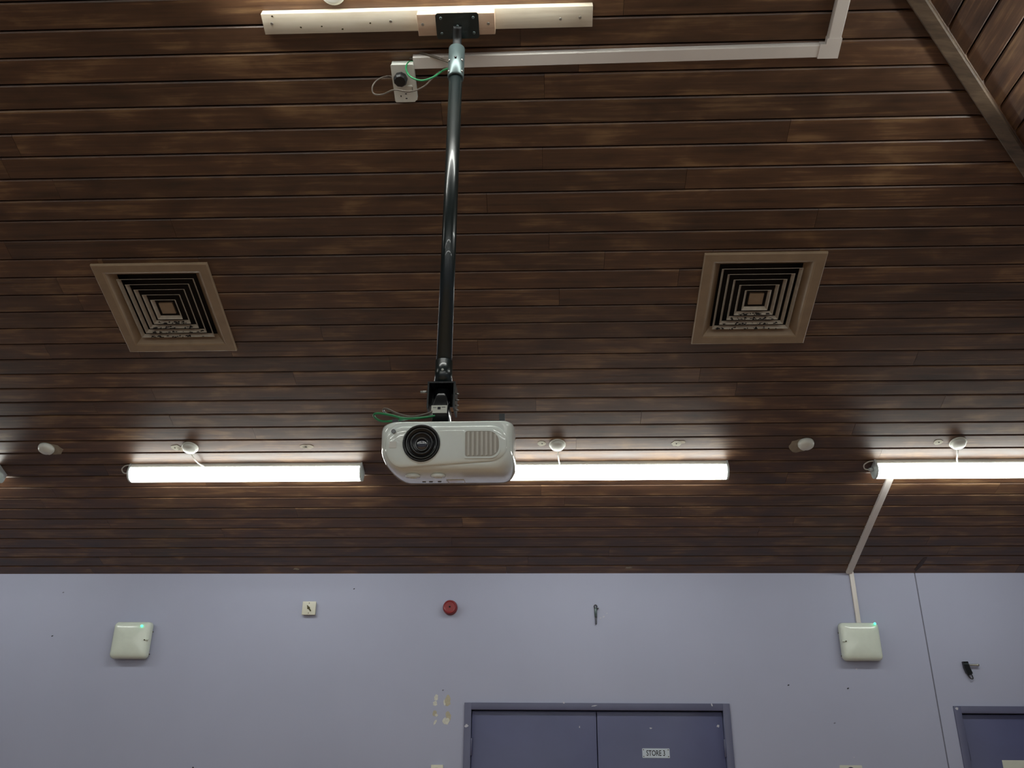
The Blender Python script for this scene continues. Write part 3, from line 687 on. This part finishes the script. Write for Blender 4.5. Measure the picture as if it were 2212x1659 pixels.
# ------------------------------------------------------------------ things on the back wall
def bulkhead(px, py, label, side, led):
    x, zz = wl(px, py, .06); t = thing('emergency_light', label, 'emergency light', WF @ T(x, zz, 0), 'square emergency bulkhead lights')
    h, v = .122, .114
    MB().prism(rrect(-h + .010, h - .010, -v + .012, v - .008, .02), 0, .028, True).build('base', 'white', t)
    rr = []
    for (k, z_) in ((-.002, .026), (0, .030), (0, .046), (.003, .055), (.009, .062), (.022, .069), (.040, .0735), (.060, .0768), (.080, .079), (.098, .0802)):
        rr.append([(a, b_, z_) for a, b_ in rrect(-h + k, h - k, -v + k, v - k, max(.004, .026 - k * .15), 5)])
    cov = MB().rings(rr).build('cover', 'bulkhead', t)
    lx, lz = wl(*led, .078)
    o = MB().lathe([(.007, 0), (.007, .002), (.004, .004), (.001, .0045)], 16).build('indicator_lamp', 'led', t); o.matrix_local = T(lx - x, lz - zz, .076)
    o = MB().box(-.012, .012, -.005, .005, 0, .010, .002).build('cover_catch', 'bulkhead', t); o.matrix_local = T(side * (h - .012), .0, .062)
    o = MB().lathe([(.004, 0), (.004, .003)], 10).build('screw', 'brass', t); o.matrix_local = T(side * (h - .022), -.002, .0725)
    for dz in (.055, -.085):
        o = MB().lathe([(.004, 0), (.004, .010)], 8, axis='x').build('side_screw', 'brass', t); o.matrix_local = T(side * (h - .006) + (0 if side > 0 else -.010), dz, .020)
    return t
bulkhead(281, 1382, 'white square emergency light with green lamp near the left edge', 1, (306, 1352))
bulkhead(1861, 1385, 'white square emergency light with green lamp under the mini trunking', -1, (1890, 1347))

x, zz = wl(668, 1314, .02); t = thing('key_switch', 'small cream key switch plate left of the red sounder', 'switch', WF @ T(x, zz, 0))
MB().box(-.041, .041, -.041, .041, 0, .022, .002).build('back_box', 'plate', t)
MB().box(-.044, .044, -.043, .043, .022, .030, .0015).build('face_plate', 'plate', t)
MB().lathe([(.009, 0), (.009, .004), (.007, .006)], 16).build('key_barrel', 'brass', t, T(-.002, .001, .030))
MB().box(-.022, .022, -.004, .004, 0, .003, .001).build('key_slot', 'brass', t, T(.002, -.002, .0325) @ Matrix.Rotation(-.95, 4, 'Z'))
for y in (.032, -.032): MB().lathe([(.003, 0), (.003, .001)], 10).build('screw', 'brass', t, T(0, y, .030))

x, zz = wl(972, 1311.5, .03); t = thing('alarm_sounder', 'round red fire alarm sounder high on the lilac wall', 'alarm', WF @ T(x, zz, 0))
MB().lathe([(.047, 0), (.0475, .016), (.046, .020)], 40).build('base', 'red', t)
MB().lathe([(.045, .020), (.043, .044), (.037, .050), (.036, .048), (.030, .0475), (.001, .0475)], 40).build('sounder_head', 'red', t)
MB().lathe([(.006, 0), (.005, .002), (.001, .002)], 14).build('sounder_hole', 'dust', t, T(0, 0, .0475))

x, zz = wl(1287, 1327, .012); t = thing('hook_bolt', 'small dark steel eye bolt hanging on the wall above the double door', 'hook', WF @ T(x, zz, 0))
MB().tube([(math.cos(a) * .009, .050 + math.sin(a) * .010, .010) for a in [2 * PI * i / 14 for i in range(15)]], .0030, 8, 1).build('eye', 'black', t)
MB().lathe([(.006, -.016), (.008, -.014), (.0085, .036), (.006, .040)], 16, axis='y').build('shank', 'collar', t, T(0, 0, .010))
MB().tube([(-.005, -.016, .010), (-.004, -.040, .010), (-.0035, -.058, .010), (.0, -.062, .010), (.0035, -.058, .010), (.004, -.040, .010), (.005, -.016, .010)], .0022).build('spring_wing', 'black', t)
MB().box(-.010, .020, .036, .040, .004, .016).build('cross_pin', 'black', t)
MB().lathe([(.006, 0), (.006, .012)], 10).build('wall_plug', 'collar', t, T(0, .02, 0))

x, zz = wl(2088, 1440, .02); t = thing('wall_clip', 'black clip with strap loop on a steel peg above the right door', 'hook', WF @ T(x, zz, 0))
MB().lathe([(.006, -.01), (.006, .055), (.0075, .056), (.0075, .064), (.004, .068)], 14, axis='x').build('peg', 'steel', t, T(.012, .010, .018))
MB().prism([(-.018, .030), (.012, .031), (.018, -.005), (.028, -.040), (.012, -.050), (-.006, -.040), (-.016, -.005)], .004, .026).build('clip_body', 'black', t)
MB().box(-.016, .014, .014, .018, .026, .028).build('clip_band', 'collar', t)
MB().tube([(-.004, -.036, .016), (.006, -.060, .016), (.018, -.072, .016), (.028, -.068, .016), (.022, -.045, .016), (.016, -.036, .016)], .003).build('strap_loop', 'black', t)
MB().lathe([(.007, 0), (.007, .010)], 10).build('wall_plug', 'collar', t)

# signs
x, zz = wl(1417, 1627, -.014); t = thing('door_sign', 'small silver sign reading STORE 3 on the right leaf of the double door', 'sign', WF @ T(x, zz, -.014))
MB().prism(rrect(-.083, .083, -.027, .027, .003, 3), 0, .002).build('sign_plate', 'sign', t)
text_part('lettering', 'STORE 3', .044, 'ink', t, T(-.001, -.001, .0022), .0006, .70)
for sx in (-.075, .075):
    for sy in (-.019, .019): MB().lathe([(.0032, 0), (.0032, .0012)], 10).build('screw', 'brass', t, T(sx, sy, .002))
x, zz = wl(2164, 1642, -.014); t = thing('door_notice', 'white printed notice on the right door', 'notice', WF @ T(x, zz, -.0138))
MB().box(0, .21, -.148, 0, 0, .0012).build('paper_sheet', 'paper', t)
text_part('lettering', 'HALL', .050, 'ink', t, T(.168, -.052, .0014), .001, .8)
x, zz = wl(1837.5, 1653, .002); t = thing('wall_notice', 'small white notice with a navy ring symbol on the wall between the doors', 'notice', WF @ T(x, zz, 0))
MB().prism(rrect(-.067, .067, -.19, 0, .005, 3), 0, .002).build('notice_sheet', 'paper', t)
MB().lathe([(.024, 0), (.024, .0006), (.009, .0006), (.009, 0)], 32, cap0=False, cap1=False).build('ring_symbol', 'navy', t, T(-.001, -.034, .0021))
x, zz = wl(944, 1652, .02); t = thing('wall_plate', 'cream switch plate at the bottom edge left of the double door', 'switch', WF @ T(x, zz, 0))
MB().box(-.037, .037, -.086, 0, 0, .018, .003).build('back_box', 'plate', t)
MB().box(-.036, .036, -.085, -.001, .018, .022, .0015).build('face_plate', 'plate', t)
MB().lathe([(.010, 0), (.010, .003), (.001, .004)], 16).build('screw', 'plate', t, T(0, -.020, .022))
x, zz = wl(418, 1656, .02); t = thing('coat_hook', 'dark hook tip at the bottom edge below the left emergency light', 'hook', WF @ T(x, zz, 0))
MB().box(-.012, .012, -.08, -.012, 0, .006, .002).build('hook_plate', 'black', t)
MB().tube([(0, -.06, .006), (0, -.055, .03), (0, -.02, .036), (0, -.004, .026)], .005).build('hook_arm', 'black', t)
bpy.context.view_layer.update()
